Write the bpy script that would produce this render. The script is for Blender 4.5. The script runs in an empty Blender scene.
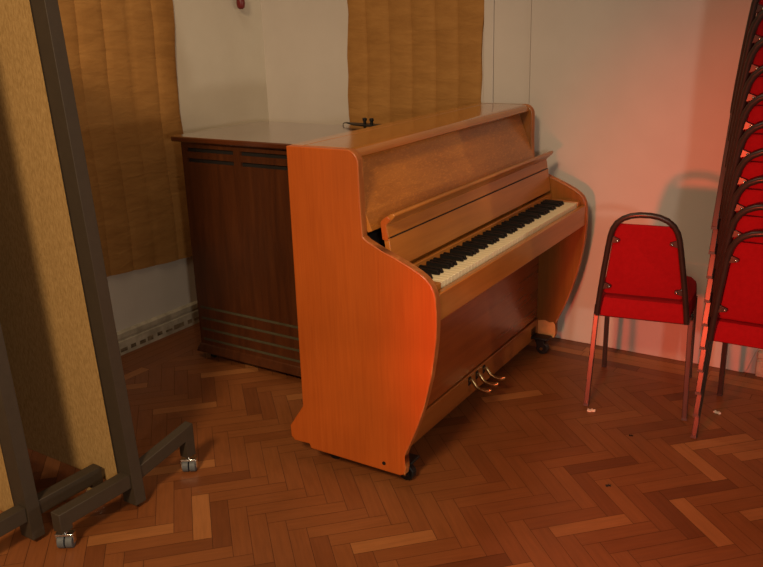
import bpy, bmesh, math, random
from mathutils import Vector, Matrix
random.seed(7)
C = bpy.context.scene.collection
PI = math.pi

# ------------------------------------------------------------------ helpers
class MB:
    """collects shapes into one bmesh"""
    def __init__(s): s.bm = bmesh.new()
    def faces(s, vs, fs):
        b = [s.bm.verts.new(v) for v in vs]
        for f in fs:
            try: s.bm.faces.new([b[i] for i in f])
            except ValueError: pass
        return s
    def box(s, x0, x1, y0, y1, z0, z1):
        v = [(x, y, z) for x in (x0, x1) for y in (y0, y1) for z in (z0, z1)]
        return s.faces(v, [(0,1,3,2),(4,6,7,5),(0,4,5,1),(2,3,7,6),(0,2,6,4),(1,5,7,3)])
    def hexa(s, b, t):
        """b, t: four bottom and four top points in the same order"""
        return s.faces(list(b)+list(t), [(3,2,1,0),(4,5,6,7),(0,1,5,4),(1,2,6,5),(2,3,7,6),(3,0,4,7)])
    def prism(s, poly, axis, a0, a1):
        """poly: 2-D outline; axis 'x' -> (y,z), 'y' -> (x,z), 'z' -> (x,y)"""
        def P(p, a):
            return {'x': (a, p[0], p[1]), 'y': (p[0], a, p[1]), 'z': (p[0], p[1], a)}[axis]
        n = len(poly)
        v = [P(p, a0) for p in poly]+[P(p, a1) for p in poly]
        f = [tuple(range(n)), tuple(range(2*n-1, n-1, -1))]
        f += [(i, i+n, (i+1) % n+n, (i+1) % n) for i in range(n)]
        return s.faces(v, f)
    def tube(s, pts, r, n=12, square=False, caps=True):
        pts = [Vector(p) for p in pts]
        rs = r if isinstance(r, (list, tuple)) else [r]*len(pts)
        rings = []; ref = None
        for i, p in enumerate(pts):
            a = pts[max(i-1, 0)]; b = pts[min(i+1, len(pts)-1)]
            t = (b-a).normalized()
            if ref is None:
                ref = Vector((0,1,0)) if abs(t.y) < .8 else Vector((1,0,0))
            u = (ref-t*ref.dot(t)).normalized(); w = t.cross(u); ref = u
            m = 4 if square else n
            ring = []
            for k in range(m):
                an = 2*PI*k/m+(PI/4 if square else 0)
                q = rs[i]*(1.414 if square else 1)
                ring.append(s.bm.verts.new(p+u*math.cos(an)*q+w*math.sin(an)*q))
            rings.append(ring)
        for A, B in zip(rings, rings[1:]):
            m = len(A)
            for k in range(m): s.bm.faces.new((A[k], A[(k+1) % m], B[(k+1) % m], B[k]))
        if caps:
            s.bm.faces.new(rings[0][::-1]); s.bm.faces.new(rings[-1])
        return s
    def cyl(s, a, b, r, n=20): return s.tube([a, b], r, n)
    def ball(s, c, r, sx=1, sy=1, sz=1):
        m = Matrix.Translation(c) @ Matrix.Diagonal((sx, sy, sz, 1))
        bmesh.ops.create_uvsphere(s.bm, u_segments=14, v_segments=10, radius=r, matrix=m)
        return s
    def build(s, name, mat, parent=None, bevel=0, seg=2, smooth=True, subs=0):
        bmesh.ops.recalc_face_normals(s.bm, faces=s.bm.faces)
        me = bpy.data.meshes.new(name); s.bm.to_mesh(me); s.bm.free()
        o = bpy.data.objects.new(name, me); C.objects.link(o)
        me.materials.append(mat)
        if parent: o.parent = parent
        if bevel:
            b = o.modifiers.new('bevel', 'BEVEL'); b.width = bevel; b.segments = seg
            b.limit_method = 'ANGLE'; b.angle_limit = math.radians(50)
        if subs:
            d = o.modifiers.new('sub', 'SUBSURF'); d.levels = subs; d.render_levels = subs
        if smooth:
            for p in me.polygons: p.use_smooth = True
            try: me.set_sharp_from_angle(angle=math.radians(35))
            except Exception: pass
        return o

def empty(name, loc=(0,0,0), rot=(0,0,0)):
    o = bpy.data.objects.new(name, None); C.objects.link(o)
    o.empty_display_size = .1; o.location = loc; o.rotation_euler = rot
    return o
def tag(o, label, cat, group=None, kind=None):
    if label: o['label'] = label
    if cat: o['category'] = cat
    if group: o['group'] = group
    if kind: o['kind'] = kind
    return o
def struct(o): o['kind'] = 'structure'; return o
def kids(o): return [c for c in C.objects if c.parent == o]
def copy_tree(o, parent=None):
    c = o.copy(); C.objects.link(c); c.parent = parent
    for ch in kids(o): copy_tree(ch, c)
    return c
def arc(cx, cy, r, a0, a1, n=8):
    return [(cx+r*math.cos(math.radians(a0+(a1-a0)*k/n)), cy+r*math.sin(math.radians(a0+(a1-a0)*k/n))) for k in range(n+1)]

# ------------------------------------------------------------------ materials
def lin(c):
    return tuple(((x/255)/12.92 if x/255 <= .04045 else ((x/255+.055)/1.055)**2.4) for x in c)+(1,)
def base(name, rough=.5, metal=0, color=None, spec=.5, coat=0):
    m = bpy.data.materials.new(name); m.use_nodes = True
    nt = m.node_tree; b = nt.nodes['Principled BSDF']
    b.inputs['Roughness'].default_value = rough; b.inputs['Metallic'].default_value = metal
    b.inputs['Specular IOR Level'].default_value = spec
    if coat: b.inputs['Coat Weight'].default_value = coat; b.inputs['Coat Roughness'].default_value = .17
    if color: b.inputs['Base Color'].default_value = color
    return m, nt, b
def N(nt, t, **kw):
    n = nt.nodes.new(t)
    for k, v in kw.items():
        if k in n.inputs.keys(): n.inputs[k].default_value = v
        else: setattr(n, k, v)
    return n
def ramp(nt, fac, stops):
    r = nt.nodes.new('ShaderNodeValToRGB'); e = r.color_ramp.elements
    while len(e) < len(stops): e.new(.5)
    for el, (p, c) in zip(e, stops): el.position = p; el.color = c
    nt.links.new(fac, r.inputs[0]); return r
def mottled(name, c1, c2, scale=8, rough=.6, bump=0, bscale=200, stretch=(1,1,1), metal=0, spec=.4, detail=4, coat=0, bdist=.002):
    m, nt, b = base(name, rough, metal, spec=spec, coat=coat)
    tc = N(nt, 'ShaderNodeTexCoord'); mp = N(nt, 'ShaderNodeMapping'); mp.inputs['Scale'].default_value = stretch
    nt.links.new(tc.outputs['Object'], mp.inputs[0])
    n = N(nt, 'ShaderNodeTexNoise', Scale=scale, Detail=detail, Roughness=.6)
    nt.links.new(mp.outputs[0], n.inputs['Vector'])
    r = ramp(nt, n.outputs['Fac'], [(.3, c1), (.7, c2)])
    nt.links.new(r.outputs[0], b.inputs['Base Color'])
    if bump:
        n2 = N(nt, 'ShaderNodeTexNoise', Scale=bscale, Detail=3)
        nt.links.new(mp.outputs[0], n2.inputs['Vector'])
        bp = N(nt, 'ShaderNodeBump', Strength=bump, Distance=bdist)
        nt.links.new(n2.outputs['Fac'], bp.inputs['Height']); nt.links.new(bp.outputs[0], b.inputs['Normal'])
    return m
def wood(name, dark, mid, light, stretch, rough=.3, coat=.3, figure=0, fstretch=(60,14,14), spec=.5):
    """stretch: object-space scale; the small component runs along the grain"""
    m, nt, b = base(name, rough, spec=spec, coat=coat)
    tc = N(nt, 'ShaderNodeTexCoord'); mp = N(nt, 'ShaderNodeMapping'); mp.inputs['Scale'].default_value = stretch
    nt.links.new(tc.outputs['Object'], mp.inputs[0])
    n = N(nt, 'ShaderNodeTexNoise', Scale=1, Detail=6, Roughness=.65, Distortion=.4)
    nt.links.new(mp.outputs[0], n.inputs['Vector'])
    r = ramp(nt, n.outputs['Fac'], [(.25, dark), (.5, mid), (.78, light)])
    big = N(nt, 'ShaderNodeTexNoise', Scale=3.0, Detail=2)
    nt.links.new(tc.outputs['Object'], big.inputs['Vector'])
    hs = N(nt, 'ShaderNodeHueSaturation')
    mr = N(nt, 'ShaderNodeMapRange'); mr.inputs['From Min'].default_value = .3; mr.inputs['From Max'].default_value = .7
    mr.inputs['To Min'].default_value = .86; mr.inputs['To Max'].default_value = 1.12
    nt.links.new(big.outputs['Fac'], mr.inputs[0]); nt.links.new(mr.outputs[0], hs.inputs['Value'])
    nt.links.new(r.outputs[0], hs.inputs['Color'])
    out = hs.outputs[0]
    if figure:
        mp2 = N(nt, 'ShaderNodeMapping'); mp2.inputs['Scale'].default_value = fstretch
        mp2.inputs['Rotation'].default_value = (.5, 0, 0)
        nt.links.new(tc.outputs['Object'], mp2.inputs[0])
        n3 = N(nt, 'ShaderNodeTexNoise', Scale=1, Detail=2, Distortion=1.2)
        nt.links.new(mp2.outputs[0], n3.inputs['Vector'])
        r3 = ramp(nt, n3.outputs['Fac'], [(.5, (0,0,0,1)), (.68, (figure,figure,figure,1))])
        mx = N(nt, 'ShaderNodeMix', data_type='RGBA')
        nt.links.new(r3.outputs[0], mx.inputs[0]); nt.links.new(out, mx.inputs[6])
        mx.inputs[7].default_value = tuple(min(1, q*1.5) for q in light[:3])+(1,)
        out = mx.outputs[2]
    nt.links.new(out, b.inputs['Base Color'])
    bp = N(nt, 'ShaderNodeBump', Strength=.06, Distance=.001)
    nt.links.new(n.outputs['Fac'], bp.inputs['Height']); nt.links.new(bp.outputs[0], b.inputs['Normal'])
    return m
def plain(name, c, rough=.5, metal=0, spec=.5, var=.12, scale=30):
    c2 = tuple(max(0, x*(1-var)) for x in c[:3])+(1,)
    return mottled(name, c2, c, scale=scale, rough=rough, metal=metal, spec=spec)

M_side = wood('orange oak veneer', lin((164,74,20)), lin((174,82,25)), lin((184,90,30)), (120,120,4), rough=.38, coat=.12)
M_front = wood('yellow oak veneer', lin((158,94,36)), lin((176,108,44)), lin((190,122,54)), (30,1.6,30), rough=.3, coat=.3)
M_fig = wood('figured oak veneer', lin((156,92,32)), lin((174,106,42)), lin((186,118,48)), (30,3,30), rough=.3, coat=.3, figure=.38, fstretch=(60,45,160))
M_lid = wood('polished oak lid', lin((150,86,34)), lin((168,102,44)), lin((180,114,52)), (40,1.6,40), rough=.16, coat=.8)
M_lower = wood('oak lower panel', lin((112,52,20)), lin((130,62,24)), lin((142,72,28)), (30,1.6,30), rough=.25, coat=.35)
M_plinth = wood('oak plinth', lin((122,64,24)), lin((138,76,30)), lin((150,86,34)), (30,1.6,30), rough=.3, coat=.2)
M_edge = wood('worn oak edge', lin((140,76,30)), lin((164,92,40)), lin((204,140,80)), (30,30,8), rough=.5, coat=0)
M_far = wood('shaded oak veneer', lin((112,66,20)), lin((128,78,26)), lin((140,88,32)), (45,45,2.2), rough=.35, coat=.15)  # far cheek: shade under the key bed put into the wood colour
M_bare = plain('bare wood', lin((235,172,104)), .7, var=.25, scale=25)
M_dark = plain('dark interior', (.012,.009,.007,1), .8, var=.3)
M_white = plain('ivory keys', lin((242,226,186)), .25, var=.05)
M_black = plain('black keys', (.006,.005,.005,1), .5, spec=.2)
M_brass = plain('brass', (.62,.46,.22,1), .3, metal=1, var=.3)
M_iron = plain('black iron', (.022,.022,.022,1), .45, metal=.6)
M_rubber = plain('grey rubber', (.10,.105,.11,1), .6)
M_tip = plain('black rubber tip', (.034,.025,.022,1), .5)
M_chrome = plain('chrome', (.75,.75,.74,1), .2, metal=1, var=.1)
M_mahog = wood('dark mahogany', lin((58,29,14)), lin((76,39,19)), lin((92,50,25)), (30,30,2.5), rough=.3, coat=.2)
M_mahogtop = wood('polished mahogany top', lin((66,30,16)), lin((84,40,20)), lin((96,48,26)), (2,30,30), rough=.12, coat=1, spec=.8)
M_slot = plain('slot dark', (.008,.006,.005,1), .7)
M_louvre = plain('grey green louvre', lin((84,78,58)), .5, var=.25)
M_red = mottled('red chair fabric', (.255,.004,.007,1), (.295,.005,.009,1), scale=60, rough=.9, bump=.3, bscale=700, spec=.15, bdist=.001)
M_frame = plain('dark brown steel', (.040,.027,.023,1), .30, metal=.2, var=.25)
M_tan = mottled('tan hessian board', lin((140,110,66)), lin((168,136,88)), scale=160, rough=.95, bump=.6, bscale=420, spec=.1, stretch=(1,1,.35))
M_grey = plain('grey brown painted steel', lin((58,47,34)), .6, metal=0, var=.15)
M_greyd = plain('dark seal strip', lin((36,28,20)), .6)
M_wallL = mottled('white wall paint', lin((196,186,168)), lin((206,197,180)), scale=2.5, rough=.75, bump=.04, bscale=60)
M_wallR = mottled('off white wall paint', lin((192,182,172)), lin((202,192,182)), scale=2, rough=.6, bump=.03, bscale=60)
M_cream = mottled('scuffed white paint', lin((150,138,116)), lin((196,184,158)), scale=14, rough=.6)
M_paper = mottled('paper scrap', lin((226,190,170)), lin((240,220,200)), scale=40, rough=.9)
M_vent = mottled('dirty vent slots', lin((70,54,38)), lin((150,130,100)), scale=26, rough=.9)
M_crumb = plain('dark crumb', (.012,.008,.006,1), .9)
M_pull = plain('dark red plastic', (.16,.010,.010,1), .35)
M_cord = plain('brown cord', (.06,.035,.02,1), .8)

def hanging_mat(name, seam_axis, pitch, phase):
    m, nt, b = base(name, .85, spec=.15)
    tc = N(nt, 'ShaderNodeTexCoord')
    n = N(nt, 'ShaderNodeTexNoise', Scale=5, Detail=6, Roughness=.65)
    mp = N(nt, 'ShaderNodeMapping'); mp.inputs['Scale'].default_value = (1,1,3)
    nt.links.new(tc.outputs['Object'], mp.inputs[0]); nt.links.new(mp.outputs[0], n.inputs['Vector'])
    r = ramp(nt, n.outputs['Fac'], [(.3, lin((148,104,54))), (.55, lin((162,116,62))), (.75, lin((172,126,70)))])
    nt.links.new(r.outputs[0], b.inputs['Base Color'])
    w = N(nt, 'ShaderNodeTexNoise', Scale=7, Detail=5, Distortion=.8)
    mp2 = N(nt, 'ShaderNodeMapping'); mp2.inputs['Scale'].default_value = (1,1,4); mp2.inputs['Rotation'].default_value = (.3,.3,0)
    nt.links.new(tc.outputs['Object'], mp2.inputs[0]); nt.links.new(mp2.outputs[0], w.inputs['Vector'])
    bp = N(nt, 'ShaderNodeBump', Strength=.35, Distance=.012)
    nt.links.new(w.outputs['Fac'], bp.inputs['Height']); nt.links.new(bp.outputs[0], b.inputs['Normal'])
    return m
M_hang = hanging_mat('brown quilted covering', 0, .13, 0)

def floor_mat():
    m, nt, b = base('oak parquet', .34, spec=.45)
    at = N(nt, 'ShaderNodeAttribute', attribute_name='tone')
    uv = N(nt, 'ShaderNodeUVMap', uv_map='grain')
    n = N(nt, 'ShaderNodeTexNoise', Scale=1, Detail=5, Roughness=.6)
    nt.links.new(uv.outputs[0], n.inputs['Vector'])
    r = ramp(nt, at.outputs['Fac'], [(0, lin((100,54,26))), (.22, lin((120,67,33))), (.72, lin((132,77,39))), (1, lin((160,102,56)))])
    mr = N(nt, 'ShaderNodeMapRange'); mr.inputs['From Min'].default_value = .3; mr.inputs['From Max'].default_value = .7
    mr.inputs['To Min'].default_value = .86; mr.inputs['To Max'].default_value = 1.1
    nt.links.new(n.outputs['Fac'], mr.inputs[0])
    hs = N(nt, 'ShaderNodeHueSaturation'); nt.links.new(mr.outputs[0], hs.inputs['Value']); nt.links.new(r.outputs[0], hs.inputs['Color'])
    tc = N(nt, 'ShaderNodeTexCoord')
    dn = N(nt, 'ShaderNodeTexNoise', Scale=2.2, Detail=5, Roughness=.6); nt.links.new(tc.outputs['Object'], dn.inputs['Vector'])
    mr2 = N(nt, 'ShaderNodeMapRange'); mr2.inputs['From Min'].default_value = .3; mr2.inputs['From Max'].default_value = .7
    mr2.inputs['To Min'].default_value = .85; mr2.inputs['To Max'].default_value = 1.08
    nt.links.new(dn.outputs['Fac'], mr2.inputs[0])
    hs2 = N(nt, 'ShaderNodeHueSaturation'); nt.links.new(mr2.outputs[0], hs2.inputs['Value']); nt.links.new(hs.outputs[0], hs2.inputs['Color'])
    nt.links.new(hs2.outputs[0], b.inputs['Base Color'])
    mr3 = N(nt, 'ShaderNodeMapRange'); mr3.inputs['From Min'].default_value = .3; mr3.inputs['From Max'].default_value = .7
    mr3.inputs['To Min'].default_value = .30; mr3.inputs['To Max'].default_value = .5
    nt.links.new(dn.outputs['Fac'], mr3.inputs[0]); nt.links.new(mr3.outputs[0], b.inputs['Roughness'])
    return m
M_floor = floor_mat()
M_gap = plain('parquet joint', lin((84,45,22)), .8)

# ------------------------------------------------------------------ room shell  (X along the right wall from the corner, -Y into the room)
XM, YM = 6.2, -5.6
def make_floor():
    bm = bmesh.new()
    tone = bm.loops.layers.float_color.new('tone'); uvl = bm.loops.layers.uv.new('grain')
    L, W, g = .255, .0566, .0008
    th = math.radians(46.5)
    du = Vector((math.cos(th), math.sin(th), 0)); dv = Vector((math.sin(th), -math.cos(th), 0))
    O = Vector((2.027, -1.128, 0)); B = .27
    def clip(poly, ax, val, keep_greater):
        out = []
        for i in range(len(poly)):
            a, b = poly[i], poly[(i+1) % len(poly)]
            ia = (a[0][ax] >= val) == keep_greater; ib = (b[0][ax] >= val) == keep_greater
            if ia: out.append(a)
            if ia != ib:
                t = (val-a[0][ax])/(b[0][ax]-a[0][ax])
                out.append((a[0].lerp(b[0], t), a[1].lerp(b[1], t)))
        return out
    def block(p, d, e, l, w, border=False):
        o = random.uniform(0, 60)
        pts = [(p+d*g+e*g, Vector((o, o))), (p+d*(l-g)+e*g, Vector((o+l*7, o))),
               (p+d*(l-g)+e*(w-g), Vector((o+l*7, o+w*90))), (p+d*g+e*(w-g), Vector((o, o+w*90)))]
        lo = [(0, B, True), (1, -B, False)] if not border else [(0, 0.0, True), (1, 0.0, False)]
        for ax, val, kg in lo+[(0, XM, False), (1, YM, True)]:
            pts = clip(pts, ax, val, kg)
            if len(pts) < 3: return
        t = random.choice((.1, .3, .45, .5, .55, .6, .7, .95)) + random.uniform(-.08, .08)
        try: f = bm.faces.new([bm.verts.new(q[0]) for q in pts])
        except ValueError: return
        for lp, q in zip(f.loops, pts): lp[tone] = (t, t, t, 1); lp[uvl].uv = q[1]
    R = 6.5
    for j in range(-26, 27):
        for i in range(-90, 91):
            p = O+(du+dv)*(W*i)+(du-dv)*(L*j)
            c = p+du*(L/2)
            if not (-.4 < c.x < XM+.4 and YM-.4 < c.y < .4): continue
            block(p, du, dv, L, W)
            q = p+du*L+dv*(W-L)
            block(q, du, dv, W, L) if False else block(q, dv, du, L, W)
    # straight border along both walls
    for k in range(5):
        w = B/5
        x = -random.uniform(0, .4)
        while x < XM:
            block(Vector((x, -w*(k+1), 0)), Vector((1,0,0)), Vector((0,1,0)), .55, w, True); x += .55
        y = -B-random.uniform(0, .5)-.0
        block(Vector((w*k, -B, 0)), Vector((0,-1,0)), Vector((1,0,0)), -B-y if y < -B else .1, w, True)
        while y > YM:
            block(Vector((w*k, y, 0)), Vector((0,-1,0)), Vector((1,0,0)), .55, w, True); y -= .55
    for f in bm.faces:
        if f.normal.z < 0: f.normal_flip()
    bm.normal_update()
    for f in bm.faces:
        if f.normal.z < 0: f.normal_flip()
    # dark bed under the joints
    vs = [bm.verts.new(v) for v in ((-.1,YM,-.002),(XM,YM,-.002),(XM,.1,-.002),(-.1,.1,-.002))]
    f = bm.faces.new(vs); f.material_index = 1
    vs2 = [bm.verts.new(v) for v in ((-.1,YM,-.06),(XM,YM,-.06),(XM,.1,-.06),(-.1,.1,-.06))]
    bm.faces.new(vs2[::-1]).material_index = 1
    for i in range(4):
        bm.faces.new((vs[i], vs2[i], vs2[(i+1) % 4], vs[(i+1) % 4])).material_index = 1
    me = bpy.data.meshes.new('floor'); bm.to_mesh(me); bm.free()
    o = bpy.data.objects.new('floor', me); C.objects.link(o)
    me.materials.append(M_floor); me.materials.append(M_gap)
    return struct(o)
make_floor()
HW = 3.4
struct(MB().box(-.12, 0, YM, .12, -.06, HW).build('wall_left', M_wallL))
struct(MB().box(0, XM, 0, .12, -.06, HW).build('wall_right', M_wallR))
# boarding on the right wall: a narrow casing strip and a large flat board with a slanted foot at its right end
struct(MB().prism([(1.325,0),(1.372,0),(1.372,HW-.02),(1.325,HW-.02)], 'y', -.012, 0).build('trim_1', M_wallR, bevel=.002))
struct(MB().prism([(1.553,.0),(2.56,.0),(2.575,.012),(2.606,.113),(2.68,.34),(2.68,HW-.02),(1.553,HW-.02)], 'y', -.012, 0).build('trim_2', M_wallR, bevel=.003))
struct(MB().box(1.374, 1.551, -.008, 0, 0, HW-.02).build('trim_3', M_wallR, bevel=.0015))
def skirting(name, a0, a1, side):
    """painted base with a moulding groove and a row of dark vent slots"""
    m = MB(); s = MB()
    prof = [(0,0),(.022,0),(.022,.066),(.014,.070),(.014,.078),(.020,.082),(.020,.104),(.008,.112),(0,.112)]
    if side == 'left':
        m.prism(prof, 'y', a0, a1)
    else:
        m.prism([(-p, z) for p, z in prof], 'x', a0, a1)
    b = struct(m.build(name, M_cream))
    x = a0+.03
    while x < a1-.05:
        w = random.uniform(.03, .07)
        z0 = .018+random.uniform(-.004, .004); z1 = .036+random.uniform(-.006, .004)
        if side == 'left': s.box(.0215, .0226, x, min(x+w, a1-.01), z0, z1)
        else:
            for q in (0, .045): s.box(x, min(x+w, a1-.01), -.0226, -.0215, z0+q*.6, z1+q*.6)
        x += w+random.uniform(.012, .03)
    s.build('vent_slot', M_vent, b)
    return b
skirting('baseboard_left', YM+.05, -.05, 'left')
skirting('baseboard_right', 2.612, XM-.05, 'right')

# quilted coverings hung on the walls
def hanging(name, pts_seams, z0, z1, wall, label):
    """a sheet with shallow vertical pillows between stitched seams"""
    m = bmesh.new(); grid = []
    us = []
    for a, b in zip(pts_seams, pts_seams[1:]):
        for k in range(8): us.append((a+(b-a)*k/8, math.sin(PI*k/8)**.45))
    us.append((pts_seams[-1], 0))
    nz = 26
    for i, (u, h) in enumerate(us):
        col = []
        for k in range(nz+1):
            z = z0+(z1-z0)*k/nz
            d = .006+.0085*h+.003*math.sin(7*z+3*u)+.002*math.sin(23*z+u*17)
            uu = u+.006*math.sin(5*z+u)
            if i in (0, len(us)-1): uu += .008*math.sin(9*z)+.005*math.sin(21*z+1)
            zz = z+(0 if k else .003*math.sin(u*9)-(.055*(u+.97) if wall == 'left' else 0))
            col.append(m.verts.new((d, uu, zz) if wall == 'left' else (uu, -d, zz)))
        grid.append(col)
    for A, B in zip(grid, grid[1:]):
        for k in range(nz): m.faces.new((A[k], B[k], B[k+1], A[k+1]))
    # back edge so it is a closed shallow slab
    def back(v):
        p = v.co.copy()
        if wall == 'left': p.x = .0005
        else: p.y = -.0005
        return m.verts.new(p)
    ring = [c[0] for c in grid]+grid[-1][1:]+[c[-1] for c in grid[-2::-1]]+grid[0][-2:0:-1]
    bk = [back(v) for v in ring]
    for i in range(len(ring)):
        j = (i+1) % len(ring); m.faces.new((ring[i], bk[i], bk[j], ring[j]))
    mb = MB(); mb.bm.free(); mb.bm = m
    o = mb.build(name, M_hang)
    return tag(o, label, 'wall hanging', 'quilted wall hangings')
seamsL = [-.648, -.66-.115]+[-.786-.135*k for k in range(1, 9)]
hanging('quilted_wall_hanging', seamsL[::-1], .375, 3.0, 'left', 'wide brown quilted hanging on the left wall behind the mobile screens')
hanging('quilted_wall_hanging', [.557,.672,.806,.935,1.066,1.187,1.312], .42, 3.0, 'right', 'brown quilted hanging on the back wall directly behind the piano top')

# pull cord near the corner
r = empty('pull_cord', (.035, -.195, -.03))
tag(r, 'dark red pull handle hanging in front of the white wall at the top edge', 'pull cord')
MB().tube([(0,0,1.585),(0,0,1.592),(0,0,1.61),(0,0,1.65),(0,0,1.668)], [.009,.018,.022,.020,.008], 16).build('handle', M_pull, r)
MB().cyl((0,0,1.66), (0,0,2.9), .0022, 8).build('cord', M_cord, r)
MB().box(-.035, .012, -.015, .015, 2.885, 2.93).build('bracket', M_cord, r, bevel=.003)

# ------------------------------------------------------------------ piano
PA = math.radians(1.299)
piano = empty('upright_piano', (1.40375, -1.54266, 0), (0,0,PA))
tag(piano, 'orange oak upright piano with raised fallboard and exposed keyboard', 'piano')
W, T = 1.40, .026      # local x = depth towards the player, y = along the keyboard, z up
prof = [(-.006,.216),(-.006,1.112),(.215,1.112)]+arc(.222,1.072,.040,90,0,6)[1:] + \
       [(.263,.96),(.268,.848),(.285,.836),(.335,.813),(.385,.794),(.427,.776),(.463,.759),(.486,.744),(.503,.727),(.513,.706),(.5175,.684),(.520,.64),
        (.520,.60),(.517,.55),(.509,.49),(.499,.43),(.486,.375),(.470,.315),(.450,.255),(.430,.205),(.402,.142),(.400,.125),(.401,.085),(.396,.062),(.380,.054),
        (.018,.058),(.013,.074),(-.050,.072),(-.066,.086),(-.067,.128)]
def side_panel(y0, y1):
    m = MB(); m.prism(prof, 'y', y0, y1)
    return m
sp = side_panel(0, T).build('side_panel', M_side, piano, bevel=.004, seg=3)
eg = [p for p in prof]
# front edge band, paler and worn, following the front outline of the cheek
def edge_band(y0, y1):
    idx = [i for i, p in enumerate(prof) if p[0] > .2 and p[1] > .06]
    m = MB()
    pts = [prof[i] for i in idx]
    off = []
    for i, p in enumerate(pts):
        a = Vector(pts[max(0, i-1)]); b = Vector(pts[min(len(pts)-1, i+1)]); d = (b-a).normalized()
        n = Vector((-d.y, d.x)); off.append((p[0]+n.x*.0015, p[1]+n.y*.0015))
    inn = []
    for i, p in enumerate(pts):
        a = Vector(pts[max(0, i-1)]); b = Vector(pts[min(len(pts)-1, i+1)]); d = (b-a).normalized()
        n = Vector((-d.y, d.x)); inn.append((p[0]-n.x*.002, p[1]-n.y*.002))
    for k in range(len(pts)-1):
        a, b, c, d = off[k], off[k+1], inn[k+1], inn[k]
        m.hexa([(a[0],y0,a[1]),(b[0],y0,b[1]),(c[0],y0,c[1]),(d[0],y0,d[1])], [(a[0],y1,a[1]),(b[0],y1,b[1]),(c[0],y1,c[1]),(d[0],y1,d[1])])
    bmesh.ops.remove_doubles(m.bm, verts=m.bm.verts, dist=.00005)
    return m
edge_band(.0015, T-.001).build('edge_band', M_edge, sp)
MB().cyl((.320,-.002,.084), (.320,.004,.084), .0065).build('screw', M_iron, sp)
for q in ((.2585,.012,1.005,.0035), (.518,.012,.662,.003), (.3985,.010,.118,.0045)):
    MB().ball((q[0],q[1],q[2]), q[3], .5, 1.3, 1.5).build('worn_chip', M_paper, sp)['label'] = 'pale chip in the worn edge'
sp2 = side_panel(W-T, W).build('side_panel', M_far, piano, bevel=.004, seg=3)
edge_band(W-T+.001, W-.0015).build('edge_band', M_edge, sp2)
m = MB(); m.prism([(.300,.060),(.396,.062),(.4008,.085),(.3995,.124),(.39,.137),(.372,.132),(.35,.140),(.325,.136),(.304,.128)], 'y', W-T-.0012, W-T+.002)
m.build('bare_patch', M_bare, sp2)['label'] = 'worn bare wood patch at the foot of the far side'
# lid: rear strip and front flap with a rounded nose
MB().box(-.006, .043, T, W-T, 1.092, 1.1125).build('rear_lid', M_lid, piano, bevel=.002)
lp = [(.0455,1.092),(.0455,1.1125),(.216,1.1125)]+arc(.222,1.0875,.025,90,0,6)[1:]+[(.244,1.083),(.225,1.084),(.20,1.0915)]
MB().prism(lp, 'y', T+.0005, W-T-.0005).build('lid', M_lid, piano, bevel=.0015)
# sloping upper panel
def slab(y0, y1, a, b, t):
    """board whose front face runs from a to b in (x,z), t thick"""
    a = Vector(a); b = Vector(b); d = (b-a).normalized(); n = Vector((d.y, -d.x))
    if n.x < 0: n = -n
    p = [a, b, b-n*t, a-n*t]
    return MB().prism([tuple(q) for q in p], 'y', y0, y1)
slab(T+.001, W-T-.001, (.2865,.862), (.196,1.090), .018).build('upper_panel', M_fig, piano, bevel=.0015)
# dark board added to stand in for the shade behind the raised fallboard
MB().box(.05, .255, T+.002, W-T-.002, .80, .84).build('inner_shade_board', M_dark, piano)
# fallboard: lower leaf, upper leaf with its forward nose, long hinge
y0, y1 = T+.006, W-T-.004
slab(y0, y1, (.358,.747), (.3425,.843), .018).build('fallboard', M_front, piano, bevel=.0015)
fb2 = MB().prism([(.3422,.845),(.335,.884),(.3615,.908),(.366,.916),(.361,.922),(.350,.920),(.320,.899),(.316,.890),(.324,.843)], 'y', y0, y1).build('music_ledge', M_front, piano, bevel=.003, seg=3)
MB().cyl((.3425,y0+.01,.844), (.3425,y1-.01,.844), .0022, 8).build('hinge', M_iron, fb2)
# rounded orange end of the leaf at the near side
MB().prism([(.3435,.838),(.335,.884),(.352,.904),(.340,.914),(.320,.899),(.316,.890),(.322,.838)], 'y', y0-.004, y0).build('end_cap', M_side, fb2, bevel=.002)
MB().box(.345, .364, T+.002, W-T-.002, .690, .734).build('name_rail', M_front, piano, bevel=.002)
# key bed, slip and blocks
MB().box(.03, .497, T+.001, W-T-.001, .612, .668).build('key_bed', M_front, piano, bevel=.002)
MB().box(.4955, .5165, T+.0005, W-T-.0005, .606, .693).build('key_slip', M_front, piano, bevel=.003)
KY0, KY1 = .086, 1.335
MB().box(.366, .494, T+.001, KY0-.002, .668, .712).build('key_block', M_front, piano, bevel=.003)
MB().box(.366, .494, KY1+.002, W-T-.001, .668, .712).build('key_block', M_front, piano, bevel=.003)
kw = (KY1-KY0)/52
wk = MB().box(0, .124, .0006, kw-.0006, .668, .7085).build('white_key', M_white, piano, bevel=.0012)
wk.location = (.366, KY0, 0)
keys = [wk]
for i in range(1, 52):
    k = wk.copy(); C.objects.link(k); k.parent = piano; k.location = (.366, KY0+kw*i, 0)
bk = MB().hexa([(0,-.0068,.700),(.088,-.0068,.700),(.088,.0068,.700),(0,.0068,.700)], [(0,-.0056,.7235),(.079,-.0056,.7225),(.079,.0056,.7225),(0,.0056,.7235)]).build('black_key', M_black, piano, bevel=.001)
first = True
for i in range(51):
    if i % 7 in (1, 4): continue     # the lowest white key is A: sharps after A, C, D, F and G
    k = bk if first else bk.copy()
    if not first: C.objects.link(k); k.parent = piano
    first = False
    k.location = (.3645, KY0+kw*(i+1), 0)
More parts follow.
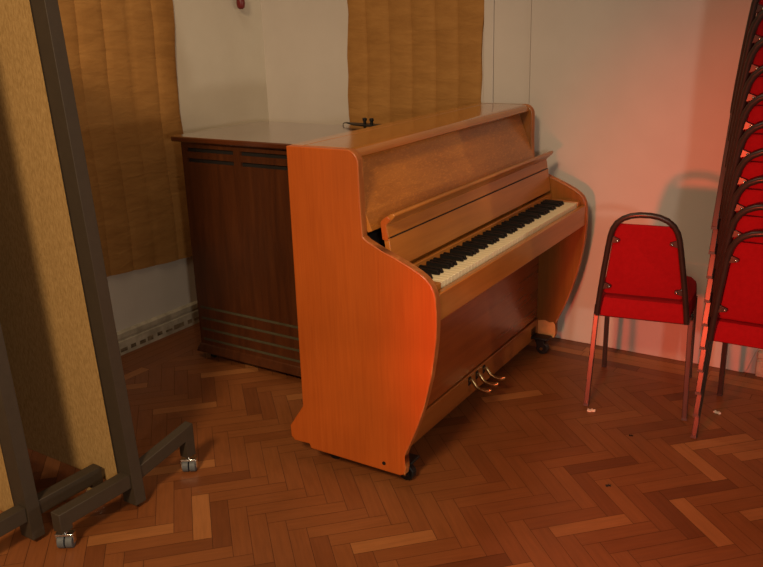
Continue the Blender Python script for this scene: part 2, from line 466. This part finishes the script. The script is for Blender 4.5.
# lower part
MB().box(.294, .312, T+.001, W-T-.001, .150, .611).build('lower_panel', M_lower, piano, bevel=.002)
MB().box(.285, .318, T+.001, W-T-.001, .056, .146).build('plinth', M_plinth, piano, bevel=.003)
MB().box(.0, .284, T+.001, W-T-.001, .058, .090).build('bottom_board', M_front, piano, bevel=.002)
MB().box(-.004, .010, T+.001, W-T-.001, .095, 1.088).build('back_panel', M_lower, piano)
for yy in (.645, .711, .777):
    MB().box(.318, .321, yy-.010, yy+.010, .104, .137).build('pedal_slot', M_dark, piano, bevel=.001)
    m = MB()
    m.tube([(.318,yy,.122),(.328,yy,.128),(.338,yy,.116),(.350,yy,.100),(.368,yy,.094),(.390,yy,.092),(.404,yy,.097),(.412,yy,.103)],
           [.0075,.008,.0075,.007,.0075,.0095,.0085,.004], 12)
    m.build('pedal', M_brass, piano)
for yy, xx in ((.075,.352),(1.315,.352),(.075,.06),(1.315,.06)):
    c = MB().box(xx-.048, xx+.045, yy-.030, yy+.030, .072, .082)
    if xx > .2: c.box(xx-.048, xx-.034, yy-.030, yy+.030, .062, .12)
    c = c.build('castor_bracket', M_iron, piano, bevel=.003)
    f = MB().hexa([(xx-.004,yy-.019,.020),(xx+.03,yy-.019,.020),(xx+.03,yy-.015,.020),(xx-.004,yy-.015,.020)],
              [(xx-.02,yy-.019,.073),(xx+.02,yy-.019,.073),(xx+.02,yy-.015,.073),(xx-.02,yy-.015,.073)])
    f.hexa([(xx-.004,yy+.015,.020),(xx+.03,yy+.015,.020),(xx+.03,yy+.019,.020),(xx-.004,yy+.019,.020)],
              [(xx-.02,yy+.015,.073),(xx+.02,yy+.015,.073),(xx+.02,yy+.019,.073),(xx-.02,yy+.019,.073)])
    f.box(xx-.02, xx+.02, yy-.019, yy+.019, .066, .0735)
    f.build('fork', M_iron, c)
    MB().cyl((xx+.013,yy-.013,.0285), (xx+.013,yy+.013,.0285), .0285, 24).build('wheel', M_iron, c, bevel=.003)
    if xx > .2: MB().cyl((xx+.013,yy-.022,.0285), (xx+.013,yy+.022,.0285), .007, 12).build('axle', M_brass, c)

# ------------------------------------------------------------------ dark speaker cabinet
cab = empty('speaker_cabinet', (.70, -.755, 0))
tag(cab, 'dark mahogany organ speaker cabinet with slotted louvres behind the piano', 'speaker cabinet')
cx, cy = -.70, .755
X0, X1, YF, YB = .375+cx, 1.055+cx, -1.02+cy, -.47+cy
MB().box(X0, X1, YF+.012, YB, .0725, 1.005).build('body', M_mahog, cab, bevel=.004)
# front board with real slots cut between rails and stiles
def rails(x0, x1, z0, z1, y0, y1, slots):
    """fill the rectangle with strips, leaving the slots (xa, xb, za, zb) open; slots grouped in rows"""
    m = MB(); rows = {}
    for s in slots: rows.setdefault((s[2], s[3]), []).append(s)
    z = z0
    for (za, zb) in sorted(rows):
        m.box(x0, x1, y0, y1, z, za)
        x = x0
        for s in sorted(rows[(za, zb)]):
            m.box(x, s[0], y0, y1, za, zb); x = s[1]
        m.box(x, x1, y0, y1, za, zb); z = zb
    m.box(x0, x1, y0, y1, z, z1)
    return m
sx = [(.408+cx,.676+cx),(.716+cx,1.02+cx)]
slots = [(a, b, za, zb) for a, b in sx for za, zb in ((.964,.981),(.919,.936))]
low = [(.389+cx,1.04+cx,z-.007,z+.006) for z in (.252,.199,.146,.096)]
rails(X0, X1, .07, 1.005, YF, YF+.012, slots+[l for l in low if l[2] > .071]).build('front_board', M_mahog, cab)
m = MB()
for a, b, za, zb in slots: m.box(a-.004, b+.004, YF+.0085, YF+.0119, za-.002, zb+.002)
m.build('louvre_slot', M_slot, cab)
m = MB()
for a, b, za, zb in low: m.box(a-.001, b+.001, YF+.003, YF+.0115, za-.001, zb+.001)
m.build('louvre_slat', M_louvre, cab)
m = MB()
a0, a1 = .337+cx, 1.093+cx
m.prism([(a0,-1.042+cy),(a1,-1.042+cy),(a1,-.455+cy),(a0,-.455+cy)], 'z', 1.0055, 1.029)
m.build('cabinet_top', M_mahogtop, cab, bevel=.006, seg=3)
m = MB().hexa([(.350+cx,-1.035+cy,.030),(1.08+cx,-1.035+cy,.030),(1.08+cx,-.458+cy,.030),(.350+cx,-.458+cy,.030)],
              [(.370+cx,-1.024+cy,.072),(1.06+cx,-1.024+cy,.072),(1.06+cx,-.464+cy,.072),(.370+cx,-.464+cy,.072)])
m.build('plinth', M_mahog, cab, bevel=.005)
for x in (.43, 1.0):
    for y in (-1.0, -.52):
        c = MB().cyl((x+cx,y+cy,.026), (x+cx,y+cy,.031), .020).build('castor', M_iron, cab)
        MB().cyl((x+cx-.009,y+cy,.014), (x+cx+.009,y+cy,.014), .014, 18).build('wheel', M_iron, c, bevel=.002)

# black fitting lying on the back corner of the cabinet
bl = empty('black_bracket', (1.0, -.53, 1.029))
tag(bl, 'small flat black bracket with two pegs on the dark cabinet top', 'bracket')
MB().prism([(-.135,.055),(-.05,-.005),(.02,-.02),(.13,-.015),(.13,.035),(.0,.05)], 'z', .010, .0165).build('plate', M_iron, bl, bevel=.002)
for x in (-.002, .034):
    MB().tube([(x,.014,.0),(x,.014,.030),(x,.014,.033),(x,.014,.042),(x,.014,.044)], [.007,.007,.010,.010,.006], 14).build('peg', M_iron, bl)
MB().tube([(-.13,.053,.013),(-.142,.052,.012),(-.146,.05,.007),(-.146,.05,0)], .002, 8).build('wire', M_iron, bl)

# ------------------------------------------------------------------ mobile display screens
def caster_parts(parent, x, y, top, swivel=34):
    """twin-wheel furniture castor under a foot end at (x, y)"""
    c = MB().cyl((0,0,.046), (0,0,top), .007, 12)
    c.box(-.026, .026, -.013, .013, .043, .050)
    c.box(-.027, -.0235, -.010, .012, .016, .0495).box(.0235, .027, -.010, .012, .016, .0495)
    c = c.build('castor', M_chrome, parent, bevel=.001)
    c.location = (x, y, 0); c.rotation_euler = (0, 0, math.radians(swivel))
    w = MB(); w.cyl((-.0225,0,.021), (-.002,0,.021), .021, 24); w.cyl((.002,0,.021), (.0225,0,.021), .021, 24); w.cyl((-.002,0,.021), (.002,0,.021), .008, 12)
    w.build('wheel', M_rubber, c, bevel=.003)
def make_screen(loc, label, H, Wd, lean, back_raised):
    r = empty('display_screen', loc)
    tag(r, label, 'display screen', 'mobile display screens')
    k = math.tan(lean)
    def post(x):
        m = MB(); a, b = x-.030, x+.030
        s = -k*H
        m.hexa([(a,-.021,.015),(b,-.021,.015),(b,.021,.015),(a,.021,.015)], [(a+s,-.021,H),(b+s,-.021,H),(b+s,.021,H),(a+s,.021,H)])
        return m.build('post', M_grey, r, bevel=.001)
    for x in (0, -Wd): post(x)
    def sh(x, z): return x-k*z
    m = MB(); z0, z1 = .06, H-.055
    m.hexa([(sh(-Wd+.034,z0),-.014,z0),(sh(-.040,z0),-.014,z0),(sh(-.040,z0),.014,z0),(sh(-Wd+.034,z0),.014,z0)],
           [(sh(-Wd+.034,z1),-.014,z1),(sh(-.040,z1),-.014,z1),(sh(-.040,z1),.014,z1),(sh(-Wd+.034,z1),.014,z1)])
    m.build('pin_board', M_tan, r, bevel=.004)
    m = MB()
    m.hexa([(sh(-.041,z0),-.018,z0),(sh(-.030,z0),-.018,z0),(sh(-.030,z0),.018,z0),(sh(-.041,z0),.018,z0)],
           [(sh(-.041,z1),-.018,z1),(sh(-.030,z1),-.018,z1),(sh(-.030,z1),.018,z1),(sh(-.041,z1),.018,z1)])
    m.build('edge_strip', M_greyd, r)
    m = MB(); m.box(sh(-Wd,H)+.031, sh(0,H)-.031, -.018, .018, H-.055, H-.005); m.build('top_rail', M_grey, r, bevel=.002)
    for x in (0, -Wd):
        f = MB()
        f.prism([(-.022,.078),(-.022,.126),(-.285,.126),(-.285,.062),(-.245,.062),(-.245,.078)], 'x', x-.02, x+.02)
        if back_raised:
            f.prism([(.022,.088),(.022,.134),(.262,.180),(.262,.062),(.222,.062),(.222,.126)], 'x', x-.018, x+.018)
        else:
            f.prism([(.022,.078),(.022,.126),(.255,.126),(.255,.062),(.215,.062),(.215,.078)], 'x', x-.02, x+.02)
        f = f.build('foot', M_grey, r, bevel=.002)
        caster_parts(f, x, -.262, .064); caster_parts(f, x, .243 if back_raised else .235, .064)
    return r
make_screen((1.084, -2.04, 0), 'tan fabric pinboard screen with dark frame, farther from the camera', 1.72, .98, math.radians(3.4), True)
make_screen((.960, -2.328, 0), 'tan pinboard screen at the far left edge, nearest the camera', 1.80, .80, math.radians(3.0), False)

# ------------------------------------------------------------------ red stacking chairs
def make_chair():
    r = empty('stacking_chair')
    # seat pad
    m = MB()
    def outline(s, z, yo=0):
        pts = [(-.150,.012),(.150,.012),(.163,.03),(.166,.20),(.160,.33),(.140,.385),(.09,.402),(-.09,.402),(-.140,.385),(-.160,.33),(-.166,.20),(-.163,.03)]
        pts = [(x*(1.03+.06*min(1, max(0, (y-.03)/.15))), y) for x, y in pts]
        return [(x*s, .2+(y-.2)*s+yo, z) for x, y in pts]
    rings = [outline(.93,.374), outline(.985,.380), outline(1.0,.395), outline(1.0,.440), outline(.975,.453), outline(.90,.459), outline(.6,.460)]
    vs = [[m.bm.verts.new(p) for p in rg] for rg in rings]
    for A, B in zip(vs, vs[1:]):
        for k in range(12): m.bm.faces.new((A[k], A[(k+1) % 12], B[(k+1) % 12], B[k]))
    m.bm.faces.new(vs[0][::-1]); m.bm.faces.new(vs[-1])
    m.build('seat', M_red, r)
    # backrest pad, a rounded trapezium leaning back with the frame
    def yb(z): return .002-.225*(z-.40)
    m = MB(); front = []; back = []
    o2 = [(-.132,.478),(.132,.478),(.140,.486),(.105,.742),(.096,.757),(.084,.761),(-.084,.761),(-.096,.757),(-.105,.742),(-.140,.486)]
    def ring(s, dy): return [m.bm.verts.new((x*s, yb(z)+dy, .613+(z-.613)*s)) for x, z in o2]
    rs = [ring(.96,.010), ring(1.0,.013), ring(1.0,.020), ring(.985,.026), ring(.9,.031)]
    for A, B in zip(rs, rs[1:]):
        for k in range(10): m.bm.faces.new((A[k], A[(k+1) % 10], B[(k+1) % 10], B[k]))
    m.bm.faces.new(rs[0][::-1]); m.bm.faces.new(rs[-1])
    m.build('backrest', M_red, r)
    # arched back tube
    path = []
    side = [(.161,.385),(.159,.41),(.151,.48),(.138,.58),(.125,.67),(.118,.714)]
    top = [(.110,.742),(.096,.767),(.075,.785),(.048,.797),(.018,.802)]
    half = side+top
    path = [(-x, yb(z), z) for x, z in half]+[(x, yb(z), z) for x, z in half[::-1]]
    m = MB(); m.tube(path, .0105, 12)
    bf = m.build('back_frame', M_frame, r)
    for sx_ in (-1, 1):
        for z in (.700, .511):
            x = {.700: .120, .511: .146}[z]
            c = MB().prism([(sx_*(x-.004),z+.016),(sx_*(x-.034),z+.004),(sx_*(x-.034),z-.006),(sx_*(x-.002),z-.014)], 'y', yb(z)-.004, yb(z)+.009)
            c = c.build('clip', M_frame, bf, bevel=.001)
            MB().ball((sx_*(x-.027), yb(z)-.005, z-.001), .0045).build('bolt', M_chrome, c)
    # legs: square tube with rubber tips
    for sx_ in (-1, 1):
        l = MB(); l.tube([(sx_*.183,.002,.008),(sx_*.176,.054,.25),(sx_*.172,.086,.398)], .0095, square=True)
        l = l.build('leg', M_frame, r, bevel=.002, smooth=False)
        MB().tube([(sx_*.183,0,0),(sx_*.183,.002,.009)], .0098, square=True).build('rubber_foot', M_tip, l)
        l = MB(); l.tube([(sx_*.176,.412,.008),(sx_*.173,.395,.25),(sx_*.171,.375,.372)], .0095, square=True)
        l = l.build('leg', M_frame, r, bevel=.002, smooth=False)
        MB().tube([(sx_*.176,.412,0),(sx_*.176,.4115,.009)], .0098, square=True).build('rubber_foot', M_tip, l)
    f = MB()
    for sx_ in (-1, 1):
        f.tube([(sx_*.168,.075,.366),(sx_*.166,.375,.366)], .008, square=True)
        f.tube([(sx_*.172,.084,.388),(sx_*.160,.002,.392)], .007, square=True)
    f.tube([(-.166,.34,.364),(.166,.34,.364)], .008, square=True)
    f.tube([(-.166,.08,.364),(.166,.08,.364)], .008, square=True)
    f.build('seat_frame', M_frame, r, smooth=False)
    return r
chair = make_chair()
chair.location = (2.2755, -.607, 0); chair.rotation_euler = (0, 0, math.radians(9.9))
tag(chair, 'single red fabric stacking chair standing alone, its back to the camera', 'chair')
words = ['lowest red chair, standing on the floor under the tall stack', 'red chair second from the floor in the tall stack', 'red chair third from the floor in the tall stack',
         'red chair fourth from the floor in the tall stack', 'red chair fifth from the floor in the tall stack', 'red chair sixth from the floor in the tall stack',
         'red chair seventh from the floor in the tall stack', 'red chair eighth from the floor in the tall stack',
         'red chair directly under the topmost one of the tall stack',
         'topmost red chair of the tall stack, cut by the top edge']
for i, w in enumerate(words):
    c = copy_tree(chair)
    c.location = (2.703, -.698+.001*i, .0862*i); c.rotation_euler = (0, 0, math.radians(.3))
    c['label'] = w; c['group'] = 'red chairs in the tall stack'

# ------------------------------------------------------------------ litter on the floor
def scrap(loc, rz, s, mat, label, cat, name):
    m = MB()
    pts = [(-.016,-.006),(-.004,-.010),(.003,-.005),(.014,-.009),(.017,.002),(.008,.006),(.006,.011),(-.006,.008),(-.013,.010)]
    n = len(pts); zt = [.004,.002,.006,.003,.007,.003,.005,.002,.006]
    a = [m.bm.verts.new((x*s, y*s, .0006)) for x, y in pts]
    b = [m.bm.verts.new((x*s*.96, y*s*.96, .0012+z*s)) for (x, y), z in zip(pts, zt)]
    t = m.bm.verts.new((0, 0, .003*s+.001)); 
    for i in range(n):
        j = (i+1) % n
        m.bm.faces.new((a[i], a[j], b[j], b[i])); m.bm.faces.new((b[i], b[j], t))
    m.bm.faces.new(a[::-1])
    o = m.build(name, mat, smooth=False); o.location = loc; o.rotation_euler = (0,0,rz)
    return tag(o, label, cat)
scrap((2.128,-.675,0), .4, 1.0, M_paper, 'crumpled pale paper scrap by the single chair leg', 'paper scrap', 'paper_scrap')
scrap((2.549,-.455,0), -.3, .85, M_paper, 'thin pale paper scrap under the chair stack', 'paper scrap', 'paper_scrap')
scrap((2.359,-1.169,0), .6, .55, M_crumb, 'dark bit of debris on open floor, nearer the camera', 'debris', 'debris')
scrap((2.321,-.797,0), .2, .45, M_crumb, 'dark bit of debris on the floor behind the single chair', 'debris', 'debris')

# ------------------------------------------------------------------ lights
def light(kind, name, loc, power, color, size=.2, target=None, **kw):
    d = bpy.data.lights.new(name, kind); d.energy = power; d.color = color
    if kind == 'AREA': d.size = size
    elif kind in ('POINT', 'SPOT'): d.shadow_soft_size = size
    for k, v in kw.items(): setattr(d, k, v)
    o = bpy.data.objects.new(name, d); C.objects.link(o); o.location = loc
    if target is not None:
        o.rotation_euler = (Vector(target)-Vector(loc)).to_track_quat('-Z', 'Y').to_euler()
    return o
light('SPOT', 'warm_ceiling_lamp', (2.7,-5.25,3.4), 660, (1.0,.72,.42), .35, target=(.70,-1.65,.4), spot_size=math.radians(58), spot_blend=1.0)
light('POINT', 'white_stage_lamp', (3.76,-3.75,1.42), 72, (1.0,.87,.74), .08)
light('POINT', 'far_hall_lamp', (8.0,-.90,1.34), 190, (1.0,.84,.66), .08)
light('AREA', 'overhead_fill', (.9,-1.5,3.3), 11, (1.0,.80,.56), 1.2, target=(.9,-1.5,0))  # added fill for the dark lower left, standing in for room bounce
light('SPOT', 'red_stage_lamp', (2.15,-3.9,.66), 330, (1.0,.09,.035), .10, target=(2.75,0,.42), spot_size=math.radians(41), spot_blend=.9)
w = bpy.data.worlds.new('World'); bpy.context.scene.world = w; w.use_nodes = True
w.node_tree.nodes['Background'].inputs[0].default_value = (1.0,.66,.38,1)
w.node_tree.nodes['Background'].inputs[1].default_value = .17

# ------------------------------------------------------------------ camera
fw = Vector((-.52655447,.79411159,-.3035246)); rt = Vector((.8334298,.55262534,0)); up = Vector((-.16773538,.25296644,.9528236))
rol = -.03104674
R = rt*math.cos(rol)+up*math.sin(rol); U = up*math.cos(rol)-rt*math.sin(rol)
cam = bpy.data.cameras.new('camera'); co = bpy.data.objects.new('camera', cam); C.objects.link(co)
cam.sensor_width = 36; cam.sensor_fit = 'HORIZONTAL'; cam.lens = 820.5969/763*36; cam.clip_start = .02
Mx = Matrix.Identity(4)
for i in range(3): Mx[i][0] = R[i]; Mx[i][1] = U[i]; Mx[i][2] = -fw[i]
Mx[0][3], Mx[1][3], Mx[2][3] = 3.05876763, -3.53098102, 1.4712128
co.matrix_world = Mx
sc = bpy.context.scene; sc.camera = co
sc.view_settings.view_transform = 'Standard'; sc.view_settings.look = 'None'
sc.view_settings.exposure = 0; sc.view_settings.gamma = 1
